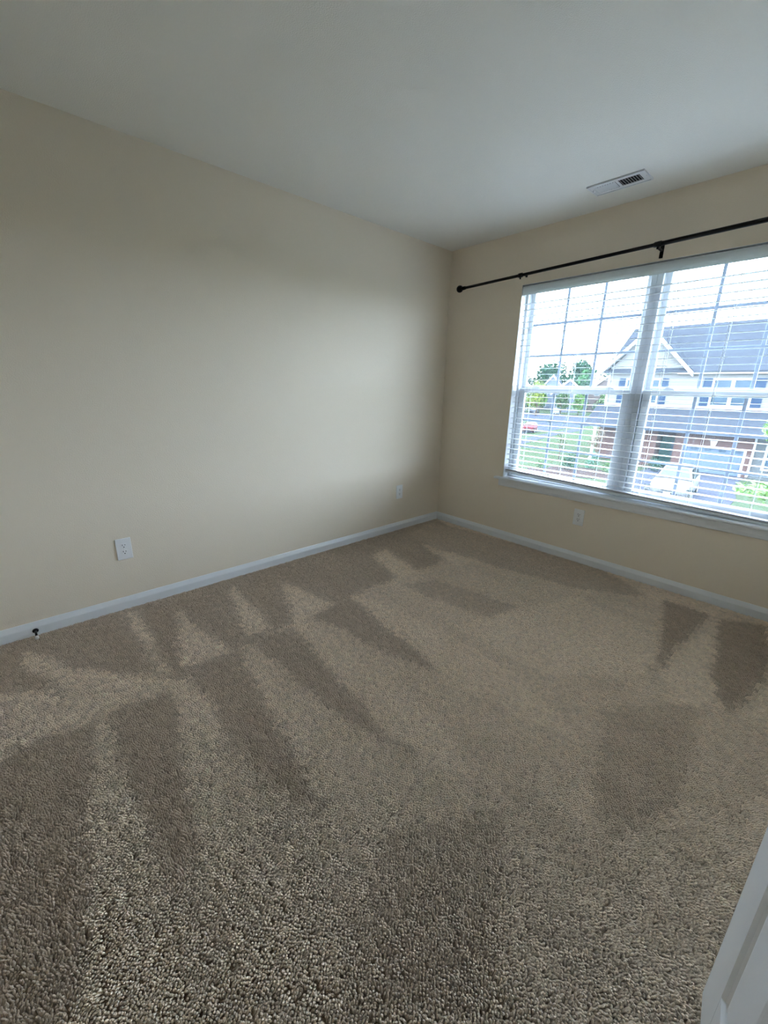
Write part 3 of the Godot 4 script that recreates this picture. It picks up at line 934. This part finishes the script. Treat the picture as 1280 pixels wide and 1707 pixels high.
func make_house() -> void:
	var h := thing("town_house", "pale sided house with dark roof and brick front across the driveway", "house", Vector3(0, GROUND, 0))
	h.position = Vector3.ZERO
	var z2 := -40.8      # upper front
	var z1 := -39.2      # garage front
	var zr := -40.4      # porch back wall
	var xl := -13.63
	var xr := 6.0
	var st := sto()
	box_between(st, Vector3(xl, -1.9, -52.0), Vector3(xr, 3.05, z2 - 0.01))
	lap_siding(st, xl, xr, 0.0, 3.0, z2 - 0.01)
	lap_siding(st, xl, -7.65, 3.0, 6.1, z2 + 0.02, 6.2, -10.64)
	extrude(st, PackedVector2Array([Vector2(xl - 0.35, 2.95), Vector2(-7.35, 2.95), Vector2(-10.64, 6.62)]), z2 - 0.1, z2 + 0.03, Transform3D.IDENTITY)
	obj("siding", st, M.siding, h)
	st = sto()
	for x in [xl, xr]:
		box_between(st, Vector3(x - 0.02, 0.0, z2 - 0.02), Vector3(x + 0.16, 3.05, z2 + 0.07))
	box_between(st, Vector3(-8.0, 2.86, z2), Vector3(xr, 3.06, z2 + 0.35))      # frieze and gutter of the eave
	box_between(st, Vector3(xl, 0.02, z2), Vector3(xr, 0.28, z2 + 0.09))      # band over the porch roof
	obj("corner_trim", st, M.white, h)
	# main roof, front gable roof
	st = sto()
	var along := Transform3D(Basis(Vector3.BACK, Vector3.UP, Vector3.LEFT), Vector3.ZERO)
	extrude(st, PackedVector2Array([Vector2(z2 + 0.40, 2.98), Vector2(z2 + 0.40, 3.10), Vector2(-46.5, 7.50), Vector2(-52.5, 3.10), Vector2(-52.5, 2.98)]), -xr - 0.3, 14.0, along)
	obj("main_roof", st, M.shingle, h)
	st = sto()
	var apex := Vector2(-10.64, 6.85)
	for s in [[-14.45, 3.05], [-6.83, 2.92]]:
		var foot := Vector2(s[0], s[1])
		var dirv := (apex - foot).normalized()
		var nn := Vector2(-dirv.y, dirv.x) * (1.0 if s[0] < -10.0 else -1.0)
		extrude(st, PackedVector2Array([foot, apex, apex + nn * 0.0 + Vector2(0, 0.12), foot + nn * 0.12]), -46.0, z2 + 0.45, Transform3D.IDENTITY)
	obj("gable_roof", st, M.shingle, h)
	st = sto()
	for s in [[-14.40, 3.0], [-6.88, 2.88]]:
		var foot := Vector2(s[0], s[1])
		extrude(st, PackedVector2Array([foot + Vector2(0, -0.22), apex + Vector2(0, -0.36), apex + Vector2(0, 0.06), foot + Vector2(0, 0.14)]), z2 + 0.05, z2 + 0.50, Transform3D.IDENTITY)
	obj("rake_board", st, M.white, h)
	# upper windows
	house_window(h, -12.03, -9.19, 0.28, 2.54, z2 + 0.02, 2)
	house_window(h, -5.46, -2.76, 0.28, 2.54, z2 + 0.02, 2)
	for s in [[-12.62, -12.05], [-9.17, -8.60], [-6.08, -5.48], [-2.74, -2.12]]:
		shutter(h, s[0], s[1], 0.30, 2.50, z2 + 0.02)
	# porch roof between the storeys
	st = sto()
	extrude(st, PackedVector2Array([Vector2(z2, -1.45), Vector2(-38.2, -1.70), Vector2(-38.2, -1.56), Vector2(z2, 0.16)]), -xr, 14.2, along)
	obj("porch_roof", st, M.shingle, h)
	st = sto()
	extrude(st, PackedVector2Array([Vector2(-38.25, -1.78), Vector2(-38.05, -1.78), Vector2(-38.05, -1.56), Vector2(-38.25, -1.56)]), -xr, 14.3, along)
	obj("gutter", st, M.white, h)
	# ground storey: brick front around the garage, recessed entry, brick porch wall
	st = sto()
	box_between(st, Vector3(xl, GROUND - 0.1, -51.0), Vector3(-8.3, -1.75, zr))
	box_between(st, Vector3(-9.3, GROUND - 0.1, zr), Vector3(-8.2, -1.75, z1))
	box_between(st, Vector3(-8.2, GROUND - 0.1, zr - 0.6), Vector3(-6.86, -1.75, zr - 0.3))
	box_between(st, Vector3(-6.86, GROUND - 0.1, -51.0), Vector3(-6.22, -1.75, z1))
	box_between(st, Vector3(-6.22, -2.81, -40.0), Vector3(-2.0, -1.75, z1))
	box_between(st, Vector3(-2.0, GROUND - 0.1, -51.0), Vector3(-1.55, -1.75, z1))
	obj("brick_front", st, M.brick, h)
	st = sto()
	for k in 34:      # soldier course above the garage
		var x := -6.5 + k * 0.145
		box_between(st, Vector3(x, -2.28, z1), Vector3(x + 0.125, -1.92, z1 + 0.04))
	obj("soldier_course", st, M.brick, h).set_meta("kind", "stuff")
	st = sto()
	extrude(st, PackedVector2Array([Vector2(-4.30, -2.75), Vector2(-4.02, -2.75), Vector2(-3.92, -2.33), Vector2(-4.40, -2.33)]), z1, z1 + 0.09, Transform3D.IDENTITY)
	obj("keystone", st, M.white, h)
	st = sto()
	box_between(st, Vector3(-1.55, GROUND - 0.1, -51.0), Vector3(xr, -1.75, z1 - 0.05))
	lap_siding(st, -1.55, xr, GROUND, -1.75, z1 - 0.05)
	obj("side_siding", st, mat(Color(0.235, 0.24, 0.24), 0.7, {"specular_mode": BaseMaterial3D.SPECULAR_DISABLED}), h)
	house_window(h, -0.95, 0.25, -4.25, -2.35, z1 - 0.01, 1)
	# garage door of four sections
	var g := obj("garage_door", _garage_frame(z1), M.white, h)
	for k in 4:
		st = sto()
		var ya := -4.97 + k * 0.535
		box_between(st, Vector3(-6.05, ya, z1 - 0.20), Vector3(-2.17, ya + 0.525, z1 - 0.12), 0.01)
		for c in 8:
			var x := -5.95 + c * 0.475
			if k < 3:
				cbox(st, Vector3(x + 0.215, ya + 0.262, z1 - 0.118), Vector3(0.38, 0.34, 0.03), 0.012)
		obj("section", st, M.garage, g)
	for c in 4:
		for i in 2:
			for j in 2:
				st = sto()
				var x := -5.62 + c * 0.95 + i * 0.24
				var y := -3.20 + j * 0.17
				box_between(st, Vector3(x, y, z1 - 0.13), Vector3(x + 0.20, y + 0.13, z1 - 0.105))
				obj("pane", st, M.pane, g)
	# entry door
	st = sto()
	box_between(st, Vector3(-8.2, GROUND, zr - 0.3), Vector3(-6.86, -2.5, zr - 0.24))
	var e := obj("entry_door", st, M.green_door, h)
	st = sto()
	box_between(st, Vector3(-7.35, -4.0, zr - 0.24), Vector3(-7.10, -2.75, zr - 0.22))
	obj("pane", st, M.pane, e)
	st = sto()
	for y in [[-4.7, -4.0], [-3.8, -2.8]]:
		cbox(st, Vector3(-7.85, (y[0] + y[1]) / 2.0, zr - 0.235), Vector3(0.3, y[1] - y[0], 0.03), 0.012)
	obj("panel", st, M.green_door, e)
	# porch columns and downspouts
	for p in [Vector2(-13.2, -38.4)]:
		st = sto()
		box_between(st, Vector3(p.x - 0.11, GROUND, p.y - 0.11), Vector3(p.x + 0.11, -1.78, p.y + 0.11), 0.015)
		box_between(st, Vector3(p.x - 0.17, GROUND, p.y - 0.17), Vector3(p.x + 0.17, GROUND + 0.25, p.y + 0.17), 0.02)
		box_between(st, Vector3(p.x - 0.17, -1.98, p.y - 0.17), Vector3(p.x + 0.17, -1.79, p.y + 0.17), 0.02)
		obj("porch_column", st, M.white, h)
	for x in [-9.25, -1.62]:
		st = sto()
		box_between(st, Vector3(x - 0.07, -4.75, z1 + 0.01), Vector3(x + 0.07, -1.78, z1 + 0.12), 0.02)
		box_between(st, Vector3(x - 0.07, -4.85, z1 + 0.02), Vector3(x + 0.07, -4.72, z1 + 0.42), 0.02)
		obj("downspout", st, M.white, h)


func _garage_frame(z1: float) -> SurfaceTool:
	var st := sto()
	box_between(st, Vector3(-6.22, GROUND, z1 - 0.12), Vector3(-6.06, -2.81, z1 + 0.03))
	box_between(st, Vector3(-2.16, GROUND, z1 - 0.12), Vector3(-2.0, -2.81, z1 + 0.03))
	box_between(st, Vector3(-6.06, -2.95, z1 - 0.12), Vector3(-2.16, -2.81, z1 + 0.03))
	return st


# a car lofted from cross-sections; nose towards +z, origin on the ground below its middle
func make_car(called: String, label: String, at: Vector3, turn: float, paint: Color, tall: float) -> Node3D:
	var c := thing(called, label, "car", at, turn)
	var pm := mat(paint, 0.5, {"metallic_specular": 0.12})
	# stations: z, half width, bottom, shoulder height, deck height
	var body := [
		[2.33, 0.62, 0.42, 0.62, 0.70], [2.26, 0.78, 0.30, 0.74, 0.82], [2.00, 0.90, 0.25, 0.82, 0.93], [1.40, 0.95, 0.24, 0.92, 1.02],
		[0.85, 0.955, 0.24, 0.98, 1.08], [0.0, 0.955, 0.24, 1.02, 1.06], [-1.2, 0.955, 0.25, 1.05, 1.08], [-1.9, 0.93, 0.28, 1.06, 1.10], [-2.25, 0.86, 0.36, 1.02, 1.08], [-2.33, 0.74, 0.48, 0.90, 1.0],
	]
	var st := sto()
	st.set_smooth_group(0)
	var sec := func(s: Array) -> Array:
		var w: float = s[1]
		var mid: float = (s[2] + s[3]) / 2.0
		return [Vector3(0, s[2], s[0]), Vector3(w * 0.80, s[2], s[0]), Vector3(w * 0.97, s[2] + 0.10, s[0]), Vector3(w, mid, s[0]), Vector3(w * 0.975, s[3], s[0]), Vector3(w * 0.86, s[4] - 0.02, s[0]), Vector3(w * 0.4, s[4] + 0.012, s[0]), Vector3(0, s[4] + 0.018, s[0])]
	for i in body.size() - 1:
		var a: Array = sec.call(body[i])
		var b: Array = sec.call(body[i + 1])
		for k in a.size() - 1:
			for s in [1.0, -1.0]:
				var f := Vector3(s, 1, 1)
				var ctr := Vector3(0, 0.6, (a[k].z + b[k].z) / 2.0)
				quad(st, a[k] * f, a[k + 1] * f, b[k + 1] * f, b[k] * f, (a[k] + b[k + 1]) / 2.0 * f - ctr)
	for endk in [0, body.size() - 1]:
		var a: Array = sec.call(body[endk])
		for k in range(1, a.size() - 2):
			for s in [1.0, -1.0]:
				tri(st, a[0] * Vector3(s, 1, 1), a[k] * Vector3(s, 1, 1), a[k + 1] * Vector3(s, 1, 1), Vector3(0, 0, 1 if endk == 0 else -1))
			tri(st, a[0], a[k + 1], a[k + 1], Vector3(0, 0, 1))
		for s in [1.0, -1.0]:
			tri(st, a[0], a[a.size() - 2] * Vector3(s, 1, 1), a[a.size() - 1], Vector3(0, 0, 1 if endk == 0 else -1))
	# roof and pillars
	var rz := [0.95, 0.20, -0.3, -1.2, -1.75, -2.15]
	var rt := [1.09, tall - 0.10, tall, tall - 0.02, tall - 0.14, 1.12]
	var rw := [0.83, 0.66, 0.64, 0.64, 0.66, 0.80]
	var cab := func(i: int) -> Array:
		return [Vector3(0.84, 1.03, rz[i]), Vector3(lerpf(0.84, rw[i], 0.93), lerpf(1.03, rt[i], 0.88), rz[i]), Vector3(rw[i] * 0.86, rt[i], rz[i]), Vector3(0, rt[i] + 0.03, rz[i])]
	for i in rz.size() - 1:
		var a: Array = cab.call(i)
		var b: Array = cab.call(i + 1)
		for k in 3:
			for s in [1.0, -1.0]:
				var f := Vector3(s, 1, 1)
				quad(st, a[k] * f, a[k + 1] * f, b[k + 1] * f, b[k] * f, (a[k] + b[k + 1]) / 2.0 * f - Vector3(0, 0.9, (a[k].z + b[k].z) / 2.0))
	var bodyo := obj("body", st, pm, c)
	bodyo.set_meta("label", "painted body shell with hood and roof")
	# glass
	st = sto()
	var up := Vector3(0, 0.75, 0.66) * 0.05
	quad(st, Vector3(-0.70, 1.13, 0.90) + up, Vector3(0.70, 1.13, 0.90) + up, Vector3(0.53, tall - 0.13, 0.25) + up, Vector3(-0.53, tall - 0.13, 0.25) + up, Vector3(0, 1, 1))
	quad(st, Vector3(-0.72, 1.13, 0.92), Vector3(0.72, 1.13, 0.92), Vector3(0.54, tall - 0.12, 0.23), Vector3(-0.54, tall - 0.12, 0.23), Vector3(0, -1, -1))
	obj("windshield", st, M.windshield, c)
	for s in [1.0, -1.0]:
		for k in [[0.62, -0.35], [-0.42, -1.25], [-1.32, -1.80]]:
			st = sto()
			var lift := 0.86
			var yb := 1.09
			var yt := lerpf(1.03, tall, 0.83)
			var xt0 := 0.70
			var cut := 0.42 if k[0] > 0.5 else 0.0
			var cut2 := 0.22 if k[0] < -1.3 else 0.0
			quad(st, Vector3(s * lift, yb, k[0]), Vector3(s * lift, yb, k[1]), Vector3(s * (xt0 + 0.01), yt, k[1] + cut2), Vector3(s * (xt0 + 0.01), yt, k[0] - cut), Vector3(s, 0.3, 0))
			quad(st, Vector3(s * (lift - 0.02), yb, k[0]), Vector3(s * (lift - 0.02), yb, k[1]), Vector3(s * (xt0 - 0.01), yt, k[1] + cut2), Vector3(s * (xt0 - 0.01), yt, k[0] - cut), Vector3(-s, -0.3, 0))
			obj("side_window", st, M.carglass, c)
		st = sto()
		cbox(st, Vector3(s * 1.03, 1.12, 0.62), Vector3(0.20, 0.14, 0.10), 0.03)
		obj("mirror", st, pm, c)
		st = sto()
		cbox(st, Vector3(s * 0.70, 0.72, 2.13), Vector3(0.34, 0.13, 0.30), 0.04, Transform3D(Basis(Vector3.UP, s * 0.12), Vector3.ZERO))
		obj("headlight", st, M.carglass, c)
		for z in [1.42, -1.40]:
			st = sto()
			var place := Transform3D(Basis(Vector3(0, 0, s), Vector3(s, 0, 0), Vector3(0, 1, 0)), Vector3(s * 0.74, 0.35, z))
			lathe(st, PackedVector2Array([Vector2(0.0, 0.0), Vector2(0.33, 0.0), Vector2(0.35, 0.04), Vector2(0.35, 0.20), Vector2(0.32, 0.235), Vector2(0.25, 0.235), Vector2(0.24, 0.20), Vector2(0, 0.20)]), 24, place)
			var wl := obj("wheel", st, M.tire, c)
			st = sto()
			lathe(st, PackedVector2Array([Vector2(0.235, 0.20), Vector2(0.235, 0.23), Vector2(0.21, 0.23), Vector2(0.19, 0.205)]), 24, place)
			for k in 5:
				var a := TAU * k / 5.0
				cbox(st, Vector3(0.11, 0.215, 0), Vector3(0.20, 0.025, 0.05), 0.008, place * Transform3D(Basis(Vector3.UP, a), Vector3.ZERO))
			obj("rim", st, M.rim, wl)
	st = sto()
	cbox(st, Vector3(0, 0.67, 2.31), Vector3(0.60, 0.10, 0.08), 0.02)
	cbox(st, Vector3(0, 0.46, 2.28), Vector3(0.95, 0.24, 0.12), 0.03)
	obj("grille", st, M.tire, c)
	for s in [1.0, -1.0]:      # fog lamp pockets in the bumper
		st = sto()
		cbox(st, Vector3(s * 0.74, 0.47, 2.19), Vector3(0.30, 0.30, 0.14), 0.05, Transform3D(Basis(Vector3.UP, s * 0.10), Vector3.ZERO))
		var bezel := obj("fog_lamp", st, pm, c)
		st = sto()
		cbox(st, Vector3(s * 0.74, 0.47, 2.225), Vector3(0.16, 0.20, 0.10), 0.04, Transform3D(Basis(Vector3.UP, s * 0.10), Vector3.ZERO))
		obj("lens", st, M.tire, bezel)
	st = sto()
	cbox(st, Vector3(0, 0.50, 2.355), Vector3(0.32, 0.13, 0.02), 0.004)
	obj("license_plate", st, M.white, c)
	return c


func make_cars() -> void:
	make_car("car", "white SUV parked on the driveway before the garage door", Vector3(-3.80, GROUND + 0.03, -27.9), 0.09, Color(0.29, 0.29, 0.29), 1.70).scale = Vector3.ONE * 1.12
	make_car("car", "red car parked at the curb beyond the lawn", Vector3(-30.6, GROUND + 0.02, -58.2), 0.35, Color(0.26, 0.06, 0.075), 1.46)
	make_car("car", "silver SUV parked far off across the street", Vector3(-51.0, GROUND + 0.02, -108.5), 0.5, Color(0.30, 0.31, 0.32), 1.75)
	for k in 2:
		make_car("car", ["dark car parked far off left of the silver SUV", "dark car parked far off at the left window edge"][k], Vector3(-57.0 - k * 4.0, GROUND + 0.02, -108.0), 0.6, Color(0.14, 0.15, 0.18), 1.5)


func far_house(label: String, at: Vector3, w: float, d: float, wall_h: float, roof_h: float, turn: float, wall_col: Color) -> void:
	var h := thing("far_house", label, "house", at, turn)
	var st := sto()
	box_between(st, Vector3(-w / 2, -0.1, -d / 2), Vector3(w / 2, wall_h, d / 2))
	extrude(st, PackedVector2Array([Vector2(-w / 2, wall_h), Vector2(w / 2, wall_h), Vector2(0, wall_h + roof_h)]), -d / 2, d / 2, Transform3D.IDENTITY)
	obj("wall", st, mat(wall_col, 0.8, {"specular_mode": BaseMaterial3D.SPECULAR_DISABLED}), h)
	st = sto()
	var k := roof_h / (w / 2)
	for s in [1.0, -1.0]:
		extrude(st, PackedVector2Array([Vector2(0, wall_h + roof_h), Vector2(s * (w / 2 + 0.5), wall_h - 0.5 * k), Vector2(s * (w / 2 + 0.5), wall_h - 0.5 * k + 0.3), Vector2(0, wall_h + roof_h + 0.3)]), -d / 2 - 0.3, d / 2 + 0.3, Transform3D.IDENTITY)
	obj("roof", st, M.shingle, h)
	st = sto()
	for s in [1.0, -1.0]:
		extrude(st, PackedVector2Array([Vector2(0, wall_h + roof_h - 0.4), Vector2(s * (w / 2 + 0.5), wall_h - 0.5 * k - 0.4), Vector2(s * (w / 2 + 0.5), wall_h - 0.5 * k + 0.25), Vector2(0, wall_h + roof_h + 0.25)]), d / 2 + 0.05, d / 2 + 0.4, Transform3D.IDENTITY)
	obj("rake_board", st, M.white, h)
	for x in [-w * 0.25, w * 0.25]:
		for y in [1.0, wall_h - 2.0]:
			st = sto()
			box_between(st, Vector3(x - 0.7, y, d / 2), Vector3(x + 0.7, y + 1.5, d / 2 + 0.08))
			var win := obj("window", st, M.white, h)
			st = sto()
			box_between(st, Vector3(x - 0.55, y + 0.12, d / 2 + 0.02), Vector3(x + 0.55, y + 1.38, d / 2 + 0.11))
			obj("pane", st, M.pane, win)


func make_far_houses() -> void:
	var list := [
		["far pale house with white gable at the left window edge", Vector3(-73.0, GROUND, -127), 10.0, 10.0, 6.0, 4.0, 0.55, Color(0.36, 0.36, 0.35)],
		["far grey house behind the yellow green tree", Vector3(-67.2, GROUND, -138.5), 8.0, 7.0, 6.6, 4.6, 0.35, Color(0.28, 0.30, 0.33)],
		["far blue roofed house between the grid bars", Vector3(-57.5, GROUND, -129), 9.0, 9.0, 5.8, 3.8, 0.45, Color(0.27, 0.28, 0.31)],
		["far tan gabled house left of the near house's roof", Vector3(-50.5, GROUND, -141), 10.0, 9.0, 7.0, 4.0, 0.30, Color(0.27, 0.24, 0.23)],
		["far house peeking out beside the near house's gable", Vector3(-40.0, GROUND, -126), 8.0, 8.0, 5.6, 3.2, 0.40, Color(0.26, 0.27, 0.29)],
	]
	for a in list:
		far_house(a[0], a[1], a[2], a[3], a[4], a[5], a[6], a[7])


# leaves as small folded blades scattered through lobes
func foliage(r: RandomNumberGenerator, lobes: Array, count: int, leaf: float) -> SurfaceTool:
	var st := sto()
	for i in count:
		var l: Array = lobes[r.randi() % lobes.size()]
		var dir := Vector3(r.randfn(), r.randfn(), r.randfn()).normalized()
		var p: Vector3 = l[0] + dir * l[1] * pow(r.randf(), 0.4)
		var n := (dir + Vector3(r.randfn(), r.randfn() + 0.6, r.randfn()) * 0.5).normalized()
		var u := n.cross(Vector3(r.randfn(), r.randfn(), r.randfn())).normalized()
		var v := n.cross(u)
		var s := leaf * r.randf_range(0.6, 1.25)
		var a := p - u * s
		var b := p + u * s
		var c := p + v * s * 0.42 + n * s * 0.16
		var d := p - v * s * 0.42 + n * s * 0.16
		var sh := r.randf_range(0.72, 1.2)
		st.set_color(Color(sh, sh, sh * 0.95))
		tri(st, a, c, b, n)
		tri(st, a, b, d, n)
	return st


func tree(called: String, label: String, category: String, at: Vector3, h: float, rad: float, col: Color, count: int, leaf: float, sd: int, group := "", trunk := 0.35) -> void:
	var t := thing(called, label, category, at, 0.0, group)
	var r := RandomNumberGenerator.new()
	r.seed = sd
	var lobes := []
	var base := h * trunk
	for k in 9:
		var f := k / 8.0
		var rr := rad * (0.80 - 0.45 * absf(f - 0.35)) * r.randf_range(0.7, 0.95)
		var off := Vector3(r.randf_range(-1, 1), 0, r.randf_range(-1, 1)) * rad * 0.5 * (1.0 - 0.7 * f)
		lobes.append([Vector3(0, lerpf(base + rr * 0.6, h - rr, f), 0) + off, Vector3(rr, rr * 0.85, rr)])
	var leaves := obj("foliage", foliage(r, lobes, count, leaf), mat(col, 0.8, {"specular_mode": BaseMaterial3D.SPECULAR_DISABLED, "vertex_color_use_as_albedo": true, "backlight_enabled": true, "backlight": Color(0.35, 0.4, 0.2)}), t)
	leaves.set_meta("kind", "stuff")
	if trunk > 0.02:
		var st := sto()
		rod_between(st, Vector3(0, -0.1, 0), Vector3(0.1, h * 0.7, 0.05), h * 0.025, 8, h * 0.008)
		for k in 4:
			var a := k * 1.7
			rod_between(st, Vector3(0.04, base * 0.9 + k * h * 0.06, 0), Vector3(cos(a) * rad * 0.6, base + h * 0.25 + k * h * 0.06, sin(a) * rad * 0.6), h * 0.012, 6, h * 0.004)
		obj("trunk", st, M.bark, t)


func make_plants() -> void:
	var dark_green := Color(0.12, 0.20, 0.14)
	var mid := Color(0.23, 0.29, 0.19)
	var yellow := Color(0.33, 0.37, 0.16)
	# tall trees on the skyline
	for a in [
		["tall dark tree on the skyline at the left window edge", Vector3(-92.0, GROUND, -158), 18.0, 8.0, dark_green],
		["broad dark tree on the skyline behind the far houses", Vector3(-76.0, GROUND, -153), 18.3, 10.0, dark_green],
		["dark tree on the skyline just right of the broad one", Vector3(-74.5, GROUND, -176), 19.5, 8.0, dark_green],
		["small pointed tree on the skyline in the sky gap", Vector3(-62.0, GROUND, -150), 14.0, 4.0, Color(0.20, 0.31, 0.20)],
		["dark tree behind the left slope of the near gable", Vector3(-52.0, GROUND, -156), 19.0, 8.5, dark_green],
	]:
		tree("skyline_tree", a[0], "tree", a[1], a[2], a[3], a[4], 2200, 0.85, int(a[1].x * -7), "trees on the skyline", 0.2)
	tree("yard_tree", "yellow green tree in front of the far houses", "tree", Vector3(-52.0, GROUND, -100), 9.2, 3.2, yellow, 900, 0.40, 91, "", 0.2)
	var k := 0
	for x in [-64.0, -58.3, -52.6, -47.0, -41.2]:
		tree("street_tree", ["light green street tree left of the dark parked cars", "light green street tree behind the dark parked cars", "light green street tree behind the silver SUV", "light green street tree right of the silver SUV", "light green street tree beside the porch roof's left end"][k], "tree", Vector3(x, GROUND, -115 + (k % 2) * 1.5), 6.0 + (k % 3) * 0.5, 2.7, [mid, Color(0.24, 0.32, 0.17)][k % 2], 800, 0.45, 40 + k, "street trees beyond the parked cars", 0.2)
		k += 1
	# shrubs by the house
	for a in [
		["round dark green shrub at the front of the mulch bed", Vector3(-11.9, GROUND, -31.0), 1.5, 0.95, dark_green, 500],
		["small green shrub at the left end of the mulch bed", Vector3(-13.6, GROUND, -29.4), 0.8, 0.6, mid, 300],
		["grey green cone shrub beside the porch column", Vector3(-10.9, GROUND, -33.0), 1.6, 0.7, Color(0.26, 0.36, 0.30), 500],
		["leafy green shrub at the right end of the mulch bed", Vector3(-9.2, GROUND, -32.0), 1.3, 0.9, mid, 500],
		["low green shrub beside the entry and driveway", Vector3(-7.3, GROUND, -36.3), 1.4, 0.8, dark_green, 400],
	]:
		tree("shrub", a[0], "shrub", a[1], a[2], a[3], a[4], a[5], 0.10, int(a[1].x * -31), "shrubs around the porch", 0.02)
	tree("young_tree", "slender young tree with sparse dark leaves on the lawn", "tree", Vector3(-15.2, GROUND, -36.0), 2.6, 0.75, Color(0.27, 0.30, 0.22), 200, 0.12, 71, "", 0.3)
	tree("young_tree", "slender brownish leaved tree beside the white porch column", "tree", Vector3(-12.2, GROUND, -36.8), 3.3, 0.8, Color(0.34, 0.30, 0.26), 260, 0.12, 73, "", 0.4)
	# the near tree whose twigs reach in at the right edge of the window
	var t := thing("near_tree", "bright green leafy tree reaching in at the right window edge", "tree", Vector3(2.6, GROUND, -9.0))
	var r := RandomNumberGenerator.new()
	r.seed = 21
	var g := -GROUND
	var lobes := [
		[Vector3(-0.85, g + 0.62, 0.0), Vector3(0.30, 0.36, 0.35)], [Vector3(-0.50, g + 0.75, 0.1), Vector3(0.40, 0.40, 0.4)], [Vector3(-0.95, g - 0.72, 0.1), Vector3(0.42, 0.17, 0.35)],
		[Vector3(-0.55, g - 0.80, 0.0), Vector3(0.5, 0.25, 0.4)], [Vector3(0.2, g + 0.2, 0.0), Vector3(0.7, 1.1, 0.7)], [Vector3(0.3, g + 1.5, 0.0), Vector3(0.5, 0.6, 0.5)], [Vector3(0.7, g - 0.6, 0.2), Vector3(0.7, 0.6, 0.7)],
	]
	var leaves := obj("foliage", foliage(r, lobes, 950, 0.075), mat(Color(0.30, 0.42, 0.15), 0.6, {"vertex_color_use_as_albedo": true, "backlight_enabled": true, "backlight": Color(0.5, 0.6, 0.2)}), t)
	leaves.set_meta("kind", "stuff")
	var st := sto()
	rod_between(st, Vector3(0.35, -0.1, 0), Vector3(0.3, g + 1.4, 0), 0.07, 10, 0.02)
	for b in [[g - 1.4, Vector3(-0.95, g - 0.72, 0.1)], [g - 0.4, Vector3(-0.85, g + 0.62, 0.0)], [g - 1.1, Vector3(0.9, g - 0.5, 0.2)], [g - 0.2, Vector3(-0.4, g + 0.9, 0.1)]]:
		rod_between(st, Vector3(0.33, b[0], 0), b[1], 0.022, 6, 0.006)
	obj("trunk", st, M.bark, t)
